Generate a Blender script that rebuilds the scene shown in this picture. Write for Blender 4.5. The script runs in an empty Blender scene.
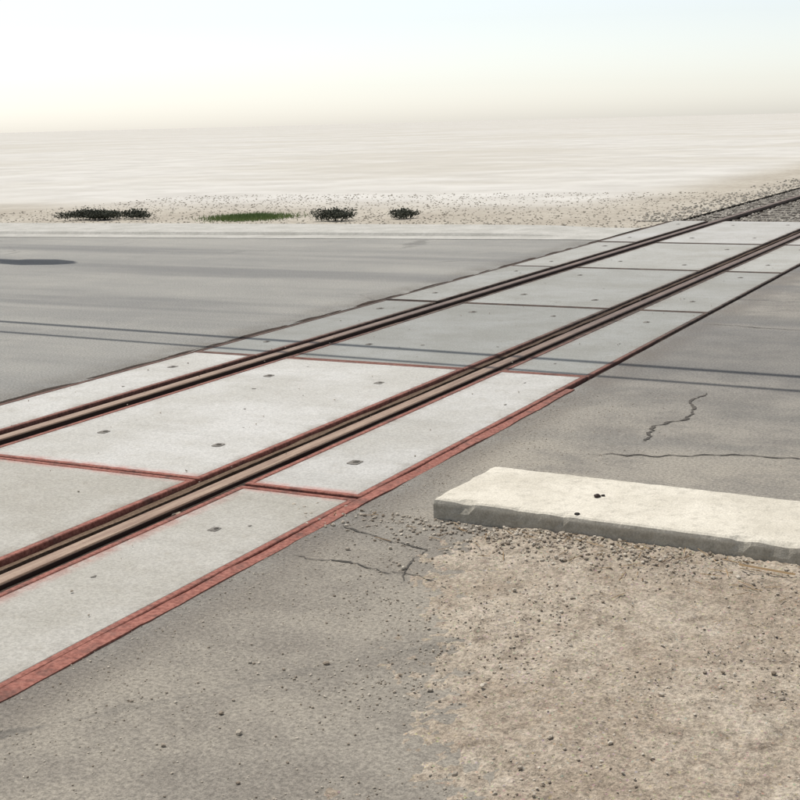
import bpy, math, random, bmesh
import numpy as np
from mathutils import Vector, Matrix, noise
random.seed(7); np.random.seed(7)
sc=bpy.context.scene
H=1.46
AL=math.radians(27.1); CA,SA=math.cos(AL),math.sin(AL)
def W(c,s,z=0.0): return (c*CA+s*SA, -c*SA+s*CA, z)

# ---------- node helpers ----------
class NT:
    def __init__(s,name,rough=0.9,spec=0.2):
        s.m=bpy.data.materials.new(name); s.m.use_nodes=True
        s.t=s.m.node_tree; s.n=s.t.nodes; s.b=s.n['Principled BSDF']
        s.b.inputs['Roughness'].default_value=rough
        s.b.inputs['Specular IOR Level'].default_value=spec
        g=s.n.new('ShaderNodeNewGeometry'); s.pos=g.outputs['Position']
        mp=s.n.new('ShaderNodeMapping'); mp.inputs['Rotation'].default_value=(0,0,AL)
        s.l(s.pos,mp.inputs['Vector']); s.cs=mp.outputs[0]
        sp=s.n.new('ShaderNodeSeparateXYZ'); s.l(s.cs,sp.inputs[0]); s.c,s.s,s.z=sp.outputs
    def l(s,a,b): s.t.links.new(a,b)
    def noise(s,scale,detail=3,rough=.6,stretch=None,dist=0):
        v=s.cs
        if stretch:
            mp=s.n.new('ShaderNodeMapping'); mp.inputs['Scale'].default_value=stretch; s.l(s.cs,mp.inputs[0]); v=mp.outputs[0]
        t=s.n.new('ShaderNodeTexNoise'); t.inputs['Scale'].default_value=scale; t.inputs['Detail'].default_value=detail
        t.inputs['Roughness'].default_value=rough; t.inputs['Distortion'].default_value=dist; s.l(v,t.inputs['Vector']); return t.outputs[0]
    def vor(s,scale,feature='F1',rnd=1):
        t=s.n.new('ShaderNodeTexVoronoi'); t.feature=feature; t.inputs['Scale'].default_value=scale; t.inputs['Randomness'].default_value=rnd
        s.l(s.cs,t.inputs['Vector']); return t
    def ramp(s,f,a,b,lo=0.0,hi=1.0):
        r=s.n.new('ShaderNodeMapRange'); r.interpolation_type='SMOOTHSTEP'
        for i,v in zip((1,2,3,4),(a,b,lo,hi)): r.inputs[i].default_value=v
        s.l(f,r.inputs[0]); return r.outputs[0]
    def math(s,op,a,b=0.0):
        m=s.n.new('ShaderNodeMath'); m.operation=op
        for i,v in enumerate((a,b)):
            if isinstance(v,(int,float)): m.inputs[i].default_value=v
            else: s.l(v,m.inputs[i])
        return m.outputs[0]
    def mul(s,*a):
        r=a[0]
        for x in a[1:]: r=s.math('MULTIPLY',r,x)
        return r
    def mix(s,f,a,b,mode='MIX'):
        m=s.n.new('ShaderNodeMix'); m.data_type='RGBA'; m.blend_type=mode
        for i,v in ((0,f),(6,a),(7,b)):
            if isinstance(v,(int,float)): m.inputs[i].default_value=v
            elif isinstance(v,(tuple,list)): m.inputs[i].default_value=(*v[:3],1)
            else: s.l(v,m.inputs[i])
        return m.outputs[2]
    def gray(s,col,f,lo,hi):
        g=s.ramp(f,.3,.7,lo,hi); cm=s.n.new('ShaderNodeCombineColor'); [s.l(g,cm.inputs[i]) for i in range(3)]
        return s.mix(1.0,col,cm.outputs[0],'MULTIPLY')
    def near(s,sock,center,w,soft):
        d=s.math('ABSOLUTE',s.math('SUBTRACT',sock,center)); return s.ramp(d,w,w+soft,1,0)
    def bump(s,h,dist,strength=1,prev=None):
        b=s.n.new('ShaderNodeBump'); b.inputs['Distance'].default_value=dist; b.inputs['Strength'].default_value=strength
        s.l(h,b.inputs['Height'])
        if prev: s.l(prev,b.inputs['Normal'])
        return b.outputs[0]
    def out(s,col,nrm=None):
        if isinstance(col,tuple): s.b.inputs['Base Color'].default_value=(*col,1)
        else: s.l(col,s.b.inputs['Base Color'])
        if nrm: s.l(nrm,s.b.inputs['Normal'])
        return s.m

def mesh_obj(name,verts,faces,mats,midx=None,smooth=False,parent=None):
    me=bpy.data.meshes.new(name); me.from_pydata([tuple(v) for v in verts],[],faces)
    for m in (mats if isinstance(mats,(list,tuple)) else [mats]): me.materials.append(m)
    if midx is not None: me.polygons.foreach_set('material_index',midx)
    if smooth: me.polygons.foreach_set('use_smooth',[True]*len(me.polygons))
    me.update(); o=bpy.data.objects.new(name,me); sc.collection.objects.link(o)
    if parent: o.parent=parent
    return o
def empty(name,loc=(0,0,0)):
    e=bpy.data.objects.new(name,None); e.location=loc; sc.collection.objects.link(e); return e

# ---------- materials ----------
def asphalt():
    n=NT('asphalt',.92,.2)
    big=n.noise(.35,3,.6); mid=n.noise(2.4,5,.75); strk=n.noise(1.0,4,.65,(.16,1.6,1)); fine=n.noise(75,4,.9)
    col=n.mix(n.ramp(big,.3,.7),(.250,.240,.214),(.305,.290,.254))
    col=n.mix(n.ramp(strk,.40,.68,0,.7),col,(.210,.203,.184))
    col=n.mix(n.ramp(mid,.45,.72,0,.45),col,(.325,.305,.262))
    right=n.ramp(n.c,-2.6,-2.3)
    older=n.mix(n.ramp(mid,.36,.62),(.185,.170,.147),(.265,.243,.206))
    older=n.mix(n.ramp(strk,.42,.66,0,.6),older,(.172,.163,.145))
    dust=n.mul(n.ramp(n.s,7.6,4.9),n.ramp(big,.25,.6))
    older=n.mix(n.mul(dust,n.ramp(mid,.3,.6,.35,.9)),older,(.330,.292,.232))
    older=n.mix(n.mul(n.ramp(n.s,4.9,3.9),n.ramp(mid,.30,.6,.85,.3)),older,(.215,.188,.152))
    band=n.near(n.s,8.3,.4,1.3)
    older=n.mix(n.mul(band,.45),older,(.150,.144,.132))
    col=n.mix(right,col,older)
    e=n.mul(n.near(n.c,-5.3,.03,.35),n.ramp(mid,.3,.65)); col=n.mix(n.mul(e,.6),col,(.12,.105,.085))
    e=n.mul(n.near(n.c,-2.45,.03,.22),n.ramp(mid,.3,.6)); col=n.mix(n.mul(e,.6),col,(.12,.10,.082))
    for s0,w in ((11.6,.2),(13.4,.15),(9.2,.2)):
        b=n.mul(n.near(n.s,s0,w,.6),n.ramp(strk,.3,.65)); col=n.mix(n.mul(b,.55),col,(.150,.146,.138))
    spots=n.ramp(mid,.68,.75); col=n.mix(n.mul(spots,.5),col,(.11,.105,.095))
    v=n.vor(.42,'DISTANCE_TO_EDGE'); d=n.math('ADD',v.outputs['Distance'],n.math('MULTIPLY',n.math('SUBTRACT',mid,.5),.06))
    ck=n.mul(n.near(d,.0,.003,.006),n.ramp(big,.5,.58)); col=n.mix(n.mul(ck,.45),col,(.09,.085,.075))
    col=n.gray(col,fine,.58,1.42)
    return n.out(col,n.bump(fine,.008,.9))
def concrete_panel():
    n=NT('panel_concrete',.88,.2)
    oi=n.n.new('ShaderNodeObjectInfo'); T=oi.outputs['Color']
    big=n.noise(1.5,4,.65); mid=n.noise(8,5,.75); fine=n.noise(90,3,.8); strk=n.noise(2,4,.7,(.4,2.6,1))
    col=n.mix(n.ramp(big,.32,.68),T,n.mix(1,T,(.84,.83,.80),'MULTIPLY'))
    col=n.mix(n.ramp(mid,.5,.75,0,.6),col,n.mix(1,T,(.74,.71,.66),'MULTIPLY'))
    col=n.mix(n.ramp(strk,.5,.75,0,.4),col,n.mix(1,T,(.7,.69,.66),'MULTIPLY'))
    m=n.mul(n.near(n.c,-3.05,.015,.08),n.ramp(n.s,3.9,4.8,1,0))
    m2=n.mul(n.near(n.s,4.53,.03,.07),n.ramp(n.c,-4.8,-4.2))
    m=n.mul(n.math('MAXIMUM',m,m2),n.ramp(mid,.35,.6,.15,1)); col=n.mix(n.mul(m,.75),col,(.40,.18,.15))
    for rc in (-4.54,-4.77,-3.286,-3.056):
        g=n.mul(n.near(n.c,rc,.0,.10),n.ramp(mid,.35,.62)); col=n.mix(n.mul(g,.6),col,(.17,.13,.10))
    for rc in (-5.25,-2.51):
        g=n.mul(n.near(n.c,rc,.0,.12),n.ramp(mid,.35,.65)); col=n.mix(n.mul(g,.5),col,(.20,.175,.145))
    col=n.gray(col,fine,.82,1.18)
    return n.out(col,n.bump(fine,.003,.6))
def frame_mat():
    n=NT('rusty_frame',.85,.2)
    a=n.noise(9,4,.75); b=n.noise(60,3,.7)
    col=n.mix(n.ramp(a,.35,.65),(.050,.037,.030),(.115,.082,.062))
    red=n.mul(n.ramp(n.s,5.2,10.0,1,0),n.ramp(a,.32,.52,.45,1),n.ramp(n.c,-5.4,-4.2,.25,1))
    col=n.mix(n.mul(red,.95),col,n.mix(n.ramp(b,.3,.7),(.17,.055,.038),(.32,.13,.095)))
    return n.out(col,n.bump(b,.003,.8))
def rail_mat():
    n=NT('rail_steel',.6,.3)
    a=n.noise(6,4,.7,(6,.4,1)); b=n.noise(70,3,.7)
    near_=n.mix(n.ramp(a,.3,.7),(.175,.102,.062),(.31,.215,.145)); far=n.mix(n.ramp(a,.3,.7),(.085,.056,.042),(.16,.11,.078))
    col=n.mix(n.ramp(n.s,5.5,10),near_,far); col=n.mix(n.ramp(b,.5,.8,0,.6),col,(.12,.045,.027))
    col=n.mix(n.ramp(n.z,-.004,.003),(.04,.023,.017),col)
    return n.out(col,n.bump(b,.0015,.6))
def filler_mat(nm,c1,c2,fade=False):
    n=NT(nm,.95,.1)
    a=n.noise(7,3,.7,(5,.5,1)); b=n.noise(80,3,.7)
    c=n.mix(n.ramp(a,.3,.7),c1,n.mix(n.ramp(b,.3,.7),c1,c2))
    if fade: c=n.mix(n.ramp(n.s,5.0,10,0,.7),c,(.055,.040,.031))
    return n.out(c,n.bump(b,.006,1))
def dirt_mat(nm='dirt'):
    n=NT(nm,.97,.1)
    a=n.noise(1.8,3,.65); b=n.noise(13,5,.75); c=n.noise(80,3,.8)
    col=n.mix(n.ramp(a,.32,.68),(.275,.222,.165),(.365,.31,.24)); col=n.mix(n.ramp(b,.48,.7,0,.75),col,(.175,.138,.103)); col=n.mix(n.ramp(b,.5,.3,0,.45),col,(.43,.375,.30))
    v=n.vor(75); col=n.mix(n.ramp(v.outputs['Distance'],.0,.4,.55,0),col,n.mix(.6,col,v.outputs['Color'],'SOFT_LIGHT'))
    col=n.gray(col,c,.62,1.38)
    return n.out(col,n.bump(c,.008,1))
def ground_mat():
    n=NT('dry_ground',.97,.1)
    a=n.noise(.5,4,.65); b=n.noise(6,4,.75); h=n.noise(.06,5,.65)
    col=n.mix(n.ramp(a,.3,.7),(.34,.30,.24),(.42,.38,.31)); col=n.mix(n.ramp(b,.42,.68,0,.7),col,(.25,.217,.17))
    pale=n.mix(n.ramp(a,.3,.7),(.43,.405,.36),(.53,.505,.455)); pale=n.mix(n.ramp(h,.42,.62,0,.55),pale,(.40,.365,.30))
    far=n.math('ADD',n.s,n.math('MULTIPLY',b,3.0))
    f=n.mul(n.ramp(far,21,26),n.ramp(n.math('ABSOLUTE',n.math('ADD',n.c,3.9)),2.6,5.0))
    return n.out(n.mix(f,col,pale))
def kerb_mat(nm,c1,c2,shaded_side=True):
    n=NT(nm,.9,.15)
    a=n.noise(2.6,4,.7); b=n.noise(22,4,.75); c=n.noise(150,2,.7)
    col=n.mix(n.ramp(a,.32,.68),c1,c2); col=n.mix(n.ramp(b,.48,.72,0,.55),col,tuple(x*.66 for x in c1))
    if shaded_side: col=n.mix(n.ramp(n.z,.068,.045),col,n.mix(n.ramp(b,.3,.7),(.27,.245,.195),(.37,.34,.28)))  # vertical face painted greyer, its shade put into the colour
    p=n.ramp(b,.68,.75); col=n.mix(n.mul(p,.6),col,(.17,.145,.11))
    col=n.gray(col,c,.86,1.14)
    return n.out(col,n.bump(b,.006,.7))
def random_mat(nm,c1,c2,rough=.9):
    n=NT(nm,rough,.15); g=n.n.new('ShaderNodeNewGeometry')
    return n.out(n.mix(g.outputs['Random Per Island'],c1,c2))
M_asph=asphalt(); M_con=concrete_panel(); M_frame=frame_mat(); M_rail=rail_mat()
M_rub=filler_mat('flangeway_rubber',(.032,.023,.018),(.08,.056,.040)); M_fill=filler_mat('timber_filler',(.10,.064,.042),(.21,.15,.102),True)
M_dark=filler_mat('trench_grime',(.03,.025,.02),(.06,.048,.036)); M_sock=filler_mat('socket_grime',(.15,.135,.115),(.26,.24,.21)); M_crk=filler_mat('crack_grit',(.07,.063,.054),(.13,.115,.095))
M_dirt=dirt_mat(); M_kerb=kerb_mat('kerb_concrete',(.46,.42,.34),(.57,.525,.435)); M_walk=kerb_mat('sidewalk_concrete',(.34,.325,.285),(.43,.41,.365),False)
M_bed=filler_mat('ballast_bed',(.16,.145,.12),(.30,.275,.235))
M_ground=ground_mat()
M_stone=random_mat('pebble_stone',(.19,.15,.11),(.52,.46,.37)); M_ball=random_mat('ballast_stone',(.24,.22,.18),(.44,.40,.34)); M_vg=random_mat('verge_stone',(.22,.19,.15),(.42,.38,.31))
M_leaf=random_mat('shade_dark_leaf',(.03,.034,.024),(.085,.085,.06)); M_grass=random_mat('grass_blade',(.10,.15,.045),(.19,.24,.09))  # leaf colour darkened so the clumps read like shadow
M_tie=filler_mat('creosote_timber',(.05,.042,.035),(.12,.10,.08)); M_metal=filler_mat('weathered_metal',(.25,.25,.25),(.35,.35,.34)); M_wire=filler_mat('cable_black',(.02,.02,.02),(.04,.04,.04))
M_straw=random_mat('dry_twig',(.16,.10,.05),(.38,.26,.14)); M_black=random_mat('tar_chip',(.02,.018,.016),(.05,.035,.03))

# ---------- ground sheet with track trench ----------
cL,cR=-5.275,-2.475
cs_=[-3000,-60,cL,cL+.005,cR-.005,cR,60,3000]; zz=[-.02,-.02,-.02,-.13,-.13,-.02,-.02,-.02]
ss=[-3000,-60,0,60,3000]; v=[];f=[]
for s in ss:
    for c,z in zip(cs_,zz): v.append(W(c,s,z))
nc=len(cs_)
for j in range(len(ss)-1):
    for i in range(nc-1): f.append((j*nc+i,j*nc+i+1,(j+1)*nc+i+1,(j+1)*nc+i))
mi=[1 if i%(nc-1) in (2,3,4) else 0 for i in range(len(f))]
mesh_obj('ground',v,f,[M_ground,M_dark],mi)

# ---------- road ----------
def far_s(c): return 15.8+(c+5.3)*0.134 if c<-2.4 else 16.2
def road(c0,c1,s0):
    v=[];f=[];n=80
    for i in range(n+1):
        c=c0+(c1-c0)*i/n; v+= [W(c,s0,0),W(c,far_s(c),0)]
    for i in range(n): f.append((2*i,2*i+2,2*i+3,2*i+1))
    return (v,f)
va,fa=road(-70,cL,-30); vb,fb=road(cR,70,-30)
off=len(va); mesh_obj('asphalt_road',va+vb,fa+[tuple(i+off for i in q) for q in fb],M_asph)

def ring(profile,s0,s1,step=None,jit=0,seed=0):
    n=1 if not step else max(1,int((s1-s0)/step)); v=[];f=[];k=len(profile)
    for j in range(n+1):
        s=s0+(s1-s0)*j/n
        for i,(c,z) in enumerate(profile):
            d=(0,0)
            if jit: 
                q=noise.noise_vector(Vector((s*3,i*7.3+seed,c))); q2=noise.noise_vector(Vector((s*15,i*3.3+seed,c))); d=(q[0]*jit+q2[0]*jit*.5,q[1]*jit*.6)
            v.append(W(c+d[0],s,z+d[1]))
    for j in range(n):
        for i in range(k): f.append((j*k+i,j*k+(i+1)%k,(j+1)*k+(i+1)%k,(j+1)*k+i))
    f.append(tuple(range(k))[::-1]); f.append(tuple(n*k+i for i in range(k)))
    return v,f
track=empty('railway_track')
R1,R2=-4.67,-3.154
def railprof(c):
    P=[(.036,-.002),(.030,.004),(-.030,.004),(-.036,-.002),(-.034,-.035),(-.009,-.045),(-.009,-.10),(-.06,-.115),(-.06,-.125),(.06,-.125),(.06,-.115),(.009,-.10),(.009,-.045),(.034,-.035)]
    return [(c+a,b) for a,b in P]
END=18.9
for nm,rc,g,sd in (('rail_near',R2,-1,3),('rail_far',R1,1,17)):
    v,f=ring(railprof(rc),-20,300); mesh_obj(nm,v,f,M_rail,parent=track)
    def box(a,b,zt,zb=-.12): 
        a,b=sorted((rc+a,rc+b)); return [(b,zb),(b,zt),(a,zt),(a,zb)]
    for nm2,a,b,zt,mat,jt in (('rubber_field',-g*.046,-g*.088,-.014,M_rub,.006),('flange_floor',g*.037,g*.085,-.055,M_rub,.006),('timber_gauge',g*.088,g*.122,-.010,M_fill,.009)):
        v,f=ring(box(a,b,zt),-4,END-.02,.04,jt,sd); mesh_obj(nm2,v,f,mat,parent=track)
v=[];f=[]; s=END+.3
while s<120:
    ds=random.uniform(-.02,.02)
    a,b=ring([(-2.65,-.15),(-2.65,-.045),(-5.2,-.045),(-5.2,-.15)],s+ds,s+.22+ds); o=len(v); v+=a; f+=[tuple(i+o for i in q) for q in b]; s+=.52
mesh_obj('timber_ties',v,f,M_tie,parent=track)
v=[];f=[];cc=np.arange(-5.26,-2.48,.06); sg=np.arange(END+.01,60,.08); nx=len(cc)
for s in sg:
    for c in cc: v.append(W(c,s,-.052+.022*noise.noise(Vector((c*9,s*9,0)))+(-.03 if min(abs(c-R1),abs(c-R2))<.09 else 0)))
for j in range(len(sg)-1):
    for i in range(nx-1): f.append((j*nx+i,j*nx+i+1,(j+1)*nx+i+1,(j+1)*nx+i))
mesh_obj('ballast_bed',v,f,M_bed,parent=track)

# ---------- crossing panels ----------
J=[H*(3.10+1.885*k) for k in range(-3,6)]; J[-1]=END
tints={-3:(.35,.332,.292),-2:(.35,.332,.292),-1:(.378,.358,.315),0:(.435,.420,.386),1:(.268,.266,.243),2:(.292,.288,.262),3:(.345,.337,.307),4:(.39,.378,.35)}
def boxfaces(v,f,m,c0,c1,s0,s1,z0,z1,mat,bev=0):
    o=len(v)
    for z,e in ((z0,0),(z1-bev,0),(z1,bev)):
        for c,s in ((c0+e,s0+e),(c1-e,s0+e),(c1-e,s1-e),(c0+e,s1-e)): v.append(W(c,s,z))
    for r in range(2):
        for i in range(4): f.append((o+r*4+i,o+r*4+(i+1)%4,o+r*4+4+(i+1)%4,o+r*4+4+i)); m.append(mat)
    f.append((o+8,o+9,o+10,o+11)); m.append(mat)
def blob(v,f,m,c,s,rc,rs,z,mat,n=16,rough=.3,pw=.8):
    o=len(v); ph=random.random()*50
    for i in range(n):
        t=2*math.pi*i/n; sq=1/max(abs(math.cos(t)),abs(math.sin(t)))**pw; r=sq*(1+rough*noise.noise(Vector((math.cos(t)*2+ph,math.sin(t)*2,0))))
        v.append(W(c+rc*r*math.cos(t),s+rs*r*math.sin(t),z))
    f.append(tuple(range(o,o+n))); m.append(mat)
cols=[(-5.247,-4.766),(-4.538,-3.286),(-3.056,-2.51)]
for k in range(-3,5):
    s0,s1=J[k+3],J[k+4]
    for ci,(c0,c1) in enumerate(cols):
        v=[];f=[];m=[]; g=.012; fw=.028
        a0,a1,b0,b1=c0,c1,s0+g,s1-g
        dz=random.uniform(-.003,.003)+.004
        fe=fw*(1.0 if k<2 else .7)
        boxfaces(v,f,m,a0+fe,a1-fe,b0+fw,b1-fw,-.12,dz,0,bev=.004)
        for q in ((a0,a1,b0,b0+fw),(a0,a1,b1-fw,b1),(a0,a0+fe,b0+fw,b1-fw),(a1-fe,a1,b0+fw,b1-fw)):
            boxfaces(v,f,m,*q,-.12,dz+.002,1,bev=.003)
        wpos=[.5] if ci!=1 else [.22,.78]
        for fs in (.2,.8):
            for fc in wpos:
                if random.random()<.2: continue
                cc_=c0+(c1-c0)*fc+random.uniform(-.03,.03); s_=s0+(s1-s0)*fs+random.uniform(-.10,.10); r=random.uniform(.7,1.1)
                blob(v,f,m,cc_,s_,.026*r,.034*r,dz+.002,2,rough=.25)
                blob(v,f,m,cc_+.004,s_+.006,.010*r,.015*r,dz+.004,3,10,.6)
        for _ in range(5 if ci==1 else 2):
            blob(v,f,m,random.uniform(c0+.1,c1-.1),random.uniform(s0+.2,s1-.2),random.uniform(.004,.012),random.uniform(.004,.015),dz+.002,2,9,.8,.2)
        o=mesh_obj('concrete_crossing_panel',v,f,[M_con,M_frame,M_sock,M_crk],m)
        t=tints[k]; r=random.uniform(.96,1.04); o.color=(t[0]*r,t[1]*r,t[2]*r,1)
v,f=ring([(-2.452,-.12),(-2.452,.004),(-2.503,.005),(-2.503,-.12)],-4,6.9,.05,.009,3); mesh_obj('rusty_edge_angle',v,f,M_frame)
v,f=ring([(-2.458,-.12),(-2.458,-.012),(-2.503,-.012),(-2.503,-.12)],6.9,END,.05,.012,5); mesh_obj('edge_joint_filler',v,f,M_rub)
v,f=ring([(-5.252,-.12),(-5.252,.0),(-5.30,.003),(-5.30,-.12)],-4,END,.05,.018,9); mesh_obj('edge_joint_filler',v,f,M_rub)

def ico(sub):
    bm=bmesh.new(); bmesh.ops.create_icosphere(bm,subdivisions=sub,radius=1); V=np.array([p.co[:] for p in bm.verts]); F=np.array([[q.index for q in p.verts] for p in bm.faces]); bm.free(); return V,F
def stones(name,pts,sizes,mat,sub=1,flat=.65,embed=.25):
    V,F=ico(sub); n=len(pts); P=np.array(pts); S=np.array(sizes)
    allv=np.zeros((n,len(V),3))
    for i in range(n):
        A=np.random.normal(size=(3,3)); Q,_=np.linalg.qr(A); sc3=np.random.uniform(.6,1.2,3)
        v=(V*sc3)@Q.T; v*= (1+np.random.uniform(-.16,.16,(len(V),1))); v[:,2]*=flat
        allv[i]=v*S[i]+P[i]+np.array([0,0,S[i]*(flat-embed)])
    Fa=(F[None]+ (np.arange(n)*len(V))[:,None,None]).reshape(-1,3)
    me=bpy.data.meshes.new(name); me.from_pydata(allv.reshape(-1,3).tolist(),[],Fa.tolist()); me.materials.append(mat); me.update()
    o=bpy.data.objects.new(name,me); sc.collection.objects.link(o); return o

# ---------- near kerb slab ----------
KD=Vector((.863,-.505,0)); KN=Vector((.505,.863,0)); KO=Vector((.13,4.88,0))
def K(t,n,z): p=KO+KD*t+KN*n; return (p.x,p.y,z)
prof=[(0.0,-.1),(-.003,.0),(.0,.03),(.002,.060),(.005,.072),(.014,.078)]+[(.035+i*.05,.079) for i in range(0,10)]+[(.525,.078),(.536,.072),(.54,.05),(.54,-.1)]
v=[];f=[];k=len(prof); tsamp=[0,.006,.02]+[.05+i*.025 for i in range(380)]
chips=[(random.uniform(.1,3),random.uniform(.02,.06)) for _ in range(14)]
for j,t in enumerate(tsamp):
    zt={0:.86,1:.97}.get(j,1)
    for i,(a,z) in enumerate(prof):
        q=noise.noise_vector(Vector((t*4,a*4,z*4))); q2=noise.noise_vector(Vector((t*26,a*26,z*26)))
        zz_=z*zt if z>0 else z
        if 3<=i<=5:
            for ct,cw in chips:
                if abs(t-ct)<cw: zz_-=.006*(1-abs(t-ct)/cw); a+=.006*(1-abs(t-ct)/cw)
        v.append(K(t-.02*(1 if j>=0 else 0)+ (q2[0]*.012 if j<3 else 0),a+q[1]*.004+q2[1]*.003,zz_+(q[2]*.002+q2[2]*.0012 if z>0 else 0)))
for j in range(len(tsamp)-1):
    for i in range(k-1): f.append((j*k+i,j*k+i+1,(j+1)*k+i+1,(j+1)*k+i))
f.append(tuple(range(k)))
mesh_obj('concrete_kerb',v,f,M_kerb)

# ---------- dirt patch ----------
def bl(y): return np.interp(y,[0,2,3,4.12,4.6,4.95,5.2],[-.34,-.32,-.27,-.15,-.04,.11,.24])
def dirt_z(x,y):
    edge=x-bl(y); kn=(x-KO.x)*KN.x+(y-KO.y)*KN.y
    q=noise.noise(Vector((x*3,y*3,0)))*.5+noise.noise(Vector((x*9,y*9,3)))*.3
    base=-.015+ .030*min(1,max(0,(edge+q*.25)/.6))
    if kn>.03: base=-.03
    return base + q*.010+noise.noise(Vector((x*25,y*25,1)))*.008+noise.noise(Vector((x*70,y*70,1)))*.006
xs=np.concatenate([np.arange(-.9,1.9,.012),np.arange(1.9,7,.1)]); ys=np.arange(1.2,5.2,.014)
v=[(x,y,dirt_z(x,y)) for y in ys for x in xs]; nx=len(xs)
f=[(j*nx+i,j*nx+i+1,(j+1)*nx+i+1,(j+1)*nx+i) for j in range(len(ys)-1) for i in range(nx-1)]
mesh_obj('dirt_shoulder',v,f,M_dirt,smooth=True)
pts=[];sz=[]
while len(pts)<6500:
    x=random.uniform(-.9,2.4);y=random.uniform(2.2,5.0)
    e=x-float(bl(y)); kn=(x-KO.x)*KN.x+(y-KO.y)*KN.y
    if kn>-.01 and e>0.02: continue
    if e<0 and random.random()>math.exp(e*5)*.7: continue
    if noise.noise(Vector((x*2.2,y*2.2,5)))+.4<random.random()*.9: continue
    s=.002+.0030*random.random()**2+ (.008*random.random()**2 if random.random()<.05 else 0)
    pts.append((x,y,max(0,dirt_z(x,y)))); sz.append(s)
for _ in range(800):
    x=random.gauss(.45,.36);y=4.88-.585*(x-.13)-abs(random.gauss(.05,.16))-.02
    pts.append((x,y,max(0,dirt_z(x,y)))); sz.append(random.uniform(.003,.009))
stones('pebbles',pts,sz,M_stone,1,.7)
pts=[];sz=[]
for _ in range(1800):
    c=-2.46+abs(random.gauss(0,.4)); s=random.uniform(2.0,7); pts.append(W(c,s,.0)); sz.append(random.uniform(.0015,.0035))
for _ in range(900):
    rc,g=random.choice(((R2,-1),(R1,1))); pts.append(W(rc+g*random.uniform(.04,.085),random.uniform(1,12),-.052)); sz.append(random.uniform(.002,.007))
stones('loose_grit',pts,sz,M_stone,1)
stones('tar_chip',[K(.53,.27,.08),K(.55,.03,.077),K(.545,.29,.08)],[.013,.014,.008],M_black,2,.5)
v=[];f=[]
for _ in range(90):
    x=random.gauss(.75,.45);y=4.88-.585*(x-.13)-abs(random.gauss(.06,.2))-.03; z=max(0,dirt_z(x,y))+.006
    a=random.uniform(0,math.pi); Ln=random.uniform(.01,.045); w=.0014
    if _==0: x,y,a,Ln,w=1.16,4.12,2.6,.09,.005; z=.03
    d=Vector((math.cos(a),math.sin(a),random.uniform(-.1,.1))); n_=Vector((-d.y,d.x,0)); o=len(v); P=Vector((x,y,z))
    for e in (-1,1):
        for q in ((1,0),(0,1),(-1,0)): v.append(P+d*Ln*e+n_*w*q[0]+Vector((0,0,w*q[1])))
    f+=[(o,o+1,o+4,o+3),(o+1,o+2,o+5,o+4)]
mesh_obj('dry_twigs',v,f,M_straw)
pts=[W(random.uniform(-5.2,-2.5),random.uniform(2,11),.008) for _ in range(120)]
stones('scattered_stones',pts,[random.uniform(.002,.006) for _ in pts],M_stone,1)

# ---------- cracks in right asphalt ----------
def crack(pathcs,w,v,f,seed):
    pts=[]
    for (a,b) in zip(pathcs[:-1],pathcs[1:]):
        n=60
        for i in range(n): pts.append((a[0]+(b[0]-a[0])*i/n,a[1]+(b[1]-a[1])*i/n))
    o=len(v)
    for i,(c,s) in enumerate(pts):
        q=noise.noise_vector(Vector((c*3,s*3,seed)))*.07+noise.noise_vector(Vector((c*14,s*14,seed)))*.03+noise.noise_vector(Vector((c*40,s*40,seed)))*.012
        ww=w*(.3+1.3*abs(noise.noise(Vector((c*9,s*9,seed+4)))))*min(1,i/8+.05,(len(pts)-1-i)/8+.05)
        d=Vector((pathcs[-1][0]-pathcs[0][0],pathcs[-1][1]-pathcs[0][1])).normalized(); nn=(-d.y,d.x)
        v.append(W(c+q[0]+nn[0]*ww,s+q[1]+nn[1]*ww,.003)); v.append(W(c+q[0]-nn[0]*ww,s+q[1]-nn[1]*ww,.003))
    for i in range(len(pts)-1): f.append((o+2*i,o+2*i+1,o+2*i+3,o+2*i+2))
v=[];f=[]
# positions: (x,y) ground -> (c,s)
def cs(x,y): return (x*CA-y*SA, x*SA+y*CA)
crack([cs(1.09,6.03),cs(1.38,6.45),cs(1.65,7.1)],.010,v,f,1)
crack([(-1.9,5.55),(-1.2,5.75),(-.4,5.9),(1.5,6.1)],.011,v,f,2)
crack([(-2.35,4.2),(-2.0,4.0),(-1.9,3.7)],.006,v,f,4)
crack([(-1.95,5.2),(-2.1,4.7),(-2.0,4.3)],.007,v,f,6)
crack([(-2.4,3.85),(-2.15,3.8),(-1.9,3.75),(-1.75,3.7)],.007,v,f,8)
crack([(-2.4,9.5),(-1.6,9.3),(0,9.7),(3,9.6)],.008,v,f,5)
mesh_obj('pavement_cracks',v,f,M_crk)

# ---------- far kerb, gutter, sidewalk ----------
def prof_far(t):
    k=.035*t
    return [(-.02,-.02),(-.02,.006),(.45,.006),(.50,.006+k),(.64,.008+k),(2.0,.012+k),(2.02,-.02)]
def walk(cc,tf):
    v=[];f=[];k=7
    for c in cc:
        t=tf(c)
        for a,z in prof_far(t):
            wid=1.0 if c<-13 else 1-.15*min(1,(c+13)/8)
            v.append(W(c,far_s(c)+a*wid,z+noise.noise(Vector((c*2,a,0)))*.003*(z>0)))
    for j in range(len(cc)-1):
        for i in range(k-1): f.append((j*k+i,(j+1)*k+i,(j+1)*k+i+1,j*k+i+1))
    mesh_obj('sidewalk',v,f,M_walk)
walk(list(np.linspace(-70,-5.9,120))+[-5.7,-5.5,-5.3],lambda c:1 if c<-6.6 else max(0,(-5.8-c)/.8))
walk(list(np.linspace(-2.4,60,90)),lambda c:min(1,max(0,(c+1.6)/.8)))
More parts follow.
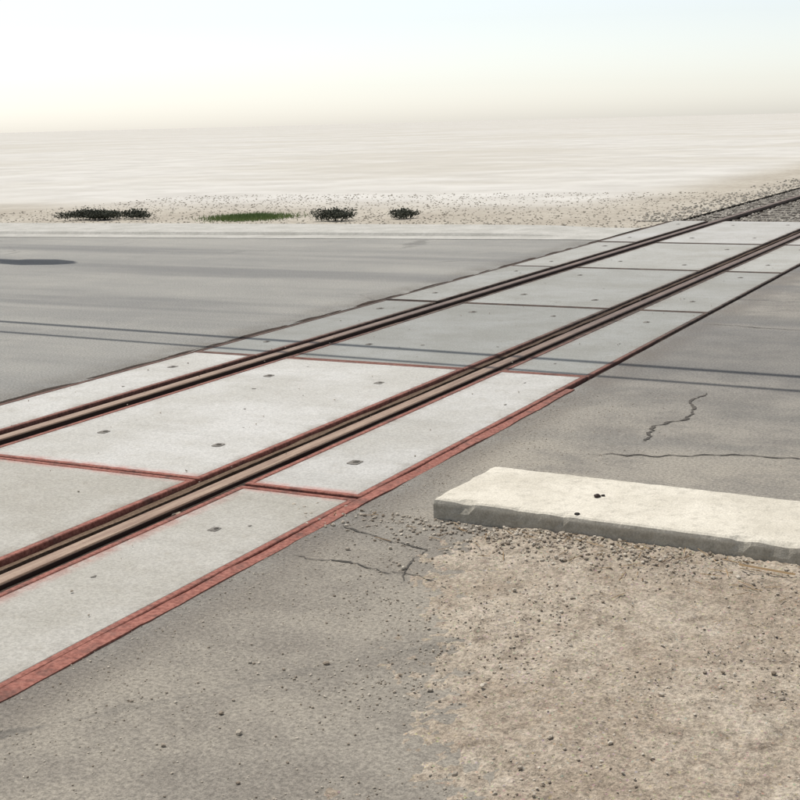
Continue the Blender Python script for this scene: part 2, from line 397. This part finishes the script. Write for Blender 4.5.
# ---------- ballast ----------
pts=[];sz=[]
for _ in range(11000):
    s=END+.04+abs(random.random()**1.5)*22; c=random.uniform(-6.5,-1.3)
    if (c<-5.3 or c>-2.45) and random.random()<.3+.7*min(1,(abs(c+3.9)-1.4)/1.0): continue
    if min(abs(c-R1),abs(c-R2))<.075: continue
    z=-.062 if cL<c<cR else -.024
    pts.append(W(c,s,z)); sz.append(random.uniform(.014,.030))
stones('ballast',pts,sz,M_ball,1,.7)
pts=[];sz=[]
for _ in range(4500):
    c=random.uniform(-18,-5.4); s=far_s(c)+1.95+random.random()**1.5*9
    pts.append(W(c,s,-.020)); sz.append(random.uniform(.008,.022))
stones('verge_gravel',pts,sz,M_vg,1,.5)
def shrub(name,x,y,rx,ry,h,n,leaf=.035):
    v=[];f=[]; clumps=[(random.uniform(-.7,.7)*rx,random.uniform(-.6,.6)*ry,random.uniform(.3,.75)*h,random.uniform(.3,.5)) for _ in range(int(6+rx*9))]
    for _ in range(n):
        cx,cy,cz,cr=random.choice(clumps); d=Vector(np.random.normal(size=3)).normalized()*random.random()**.4
        p=Vector((x+cx+d.x*cr*min(rx,.6),y+cy+d.y*cr*ry,max(.0,cz+d.z*cr*h)))
        a=Vector(np.random.normal(size=3)).normalized(); b=a.orthogonal().normalized(); L=leaf*random.uniform(.6,1.3); o=len(v)
        v+=[p,p+a*L*.5+b*L*.3,p+a*L,p+a*L*.5-b*L*.3]; f.append((o,o+1,o+2,o+3))
    for cx,cy,cz,cr in clumps:
        o=len(v); t=Vector((x+cx,y+cy,cz)); r=Vector((x+cx*.5,y+cy*.5,-.02)); w=.008
        v+=[r+Vector((w,0,0)),r-Vector((w,0,0)),t-Vector((w/2,0,0)),t+Vector((w/2,0,0))]; f.append((o,o+1,o+2,o+3))
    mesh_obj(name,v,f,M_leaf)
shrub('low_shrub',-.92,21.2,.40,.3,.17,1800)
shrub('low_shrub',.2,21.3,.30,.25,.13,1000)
shrub('shadow_band_hedge',-4.75,22.9,1.15,.4,.14,5500)  # stands in for a dark shadow-like band, shade put into the leaves
v=[];f=[]
for _ in range(4500):
    x=random.gauss(-2.4,.3);y=random.gauss(22.4,.35); h=random.uniform(.02,.05); a=random.uniform(0,6.28); w=.006; o=len(v)
    v+=[(x-w*math.cos(a),y-w*math.sin(a),-.02),(x+w*math.cos(a),y+w*math.sin(a),-.02),(x+random.uniform(-.03,.03),y+random.uniform(-.03,.03),h)]; f.append((o,o+1,o+2))
mesh_obj('grass_patch',v,f,M_grass)

def tube(name,pts,r,mat,parent=None,r2=None,n=10):
    v=[];f=[]; P=[Vector(p) for p in pts]
    for i,p in enumerate(P):
        d=(P[min(i+1,len(P)-1)]-P[max(i-1,0)]).normalized(); a=d.orthogonal().normalized() if abs(d.z)>.9 else d.cross(Vector((0,0,1))).normalized(); b=d.cross(a)
        rr=r if r2 is None else r+(r2-r)*i/(len(P)-1)
        for k in range(n): t=2*math.pi*k/n; v.append(p+a*rr*math.cos(t)+b*rr*math.sin(t))
    for i in range(len(P)-1):
        for k in range(n): f.append((i*n+k,i*n+(k+1)%n,(i+1)*n+(k+1)%n,(i+1)*n+k))
    f.append(tuple(range(n))); f.append(tuple(range((len(P)-1)*n,len(P)*n)))
    return mesh_obj(name,v,f,mat,smooth=True,parent=parent)
# ---------- sun ----------
EL=math.radians(60); hx,hy=-.6,.8
D=Vector((hx*math.cos(EL),hy*math.cos(EL),math.sin(EL)))
L=bpy.data.lights.new('sun','SUN'); L.energy=4.5; L.angle=math.radians(.5); L.color=(1,.97,.925)
lo=bpy.data.objects.new('sun',L); lo.rotation_euler=D.to_track_quat('Z','Y').to_euler(); sc.collection.objects.link(lo)
wl=empty('overhead_power_line'); dr=Vector((.866,-.499,0))
for i,(off,zh,rr) in enumerate(((0.05,5.3,.038),(-.42,5.1,.028))):
    base=Vector((-3.13,10.54,0))+Vector((0,off,0))+Vector((hx,hy,0))*zh/math.tan(EL)
    pts=[]
    for t in np.linspace(-26,34,60):
        u=(t+26)/60; z=zh+1.2*(2*u-1)**2; p=base+dr*float(t); pts.append((p.x,p.y,z))
    tube('cable_%d'%(i+1),pts,rr,M_wire,wl,n=8)
base=Vector((-3.13,10.44,0))+Vector((hx,hy,0))*5.3/math.tan(EL)
for i,t in enumerate((-26,34)):
    p=base+dr*t; tube('pole_%d'%(i+1),[(p.x,p.y-.2,-.2),(p.x,p.y-.2,9)],.16,M_tie,wl,.11)
    tube('crossarm_%d'%(i+1),[(p.x-.4,p.y-1,6.4),(p.x+.4,p.y+.6,6.4)],.05,M_tie,wl)
# unseen guessed lamp, arm over the road, shaped to cast the left shadow
LH=6.2
sl=empty('shadow_caster_lamp'); head=Vector((-3.72,15.25,0))+Vector((hx,hy,0))*LH/math.tan(EL); ad=Vector((-.89,.455,0)); pb=head+ad*4.0
tube('pole',[(pb.x,pb.y,-.1),(pb.x,pb.y,LH-.4)],.12,M_metal,sl,.09)
tube('arm',[tuple(pb+Vector((0,0,LH-.5))),tuple(pb-ad*1.2+Vector((0,0,LH-.05))),tuple(head+Vector((0,0,LH)))],.11,M_metal,sl,.08)
tube('shadow_brace',[tuple(pb+Vector((0,0,LH-1.9))),tuple(head+ad*.6+Vector((0,0,LH-.35))),tuple(head+ad*.3+Vector((0,0,LH)))],.09,M_metal,sl,.06)  # second strut added to cast another streak of shadow
v=[];f=[]
for t,w,h in ((-.35,.10,.06),(-.25,.24,.09),(.15,.32,.13),(.50,.20,.1),(.66,.05,.03)):
    c=head-ad*t+ad*.55+Vector((0,0,LH)); n_=Vector((-ad.y,ad.x,0))
    for k in range(12): a=2*math.pi*k/12; v.append(c+n_*w*math.cos(a)+Vector((0,0,h*math.sin(a))))
for i in range(4):
    for k in range(12): f.append((i*12+k,i*12+(k+1)%12,(i+1)*12+(k+1)%12,(i+1)*12+k))
mesh_obj('shadow_lamp_head',v,f,M_metal,smooth=True,parent=sl)  # head widened to thicken the shadow it casts on the road

# ---------- world ----------
w=bpy.data.worlds.new('World'); sc.world=w; w.use_nodes=True; nt=w.node_tree
sky=nt.nodes.new('ShaderNodeTexSky'); sky.sky_type='NISHITA'; sky.sun_disc=False; sky.sun_elevation=EL; sky.sun_rotation=math.atan2(hx,hy)
sky.dust_density=.6; sky.air_density=1.0; sky.ozone_density=1.5; sky.altitude=0
hs=nt.nodes.new('ShaderNodeHueSaturation'); hs.inputs['Saturation'].default_value=.42
bg=nt.nodes['Background']; bg.inputs[1].default_value=.145; nt.links.new(sky.outputs[0],hs.inputs['Color']); nt.links.new(hs.outputs[0],bg.inputs[0])

# ---------- camera ----------
cd=bpy.data.cameras.new('camera'); cd.lens=60.84; cd.sensor_width=36; cd.clip_end=6000; cd.clip_start=.05
co=bpy.data.objects.new('camera',cd); sc.collection.objects.link(co)
co.matrix_world=Matrix.Translation((0,0,H))@Matrix.Rotation(math.radians(90-11.6),4,'X')@Matrix.Rotation(math.radians(-1.43),4,'Z')
sc.camera=co
sc.view_settings.view_transform='Standard'; sc.view_settings.look='None'; sc.view_settings.exposure=0
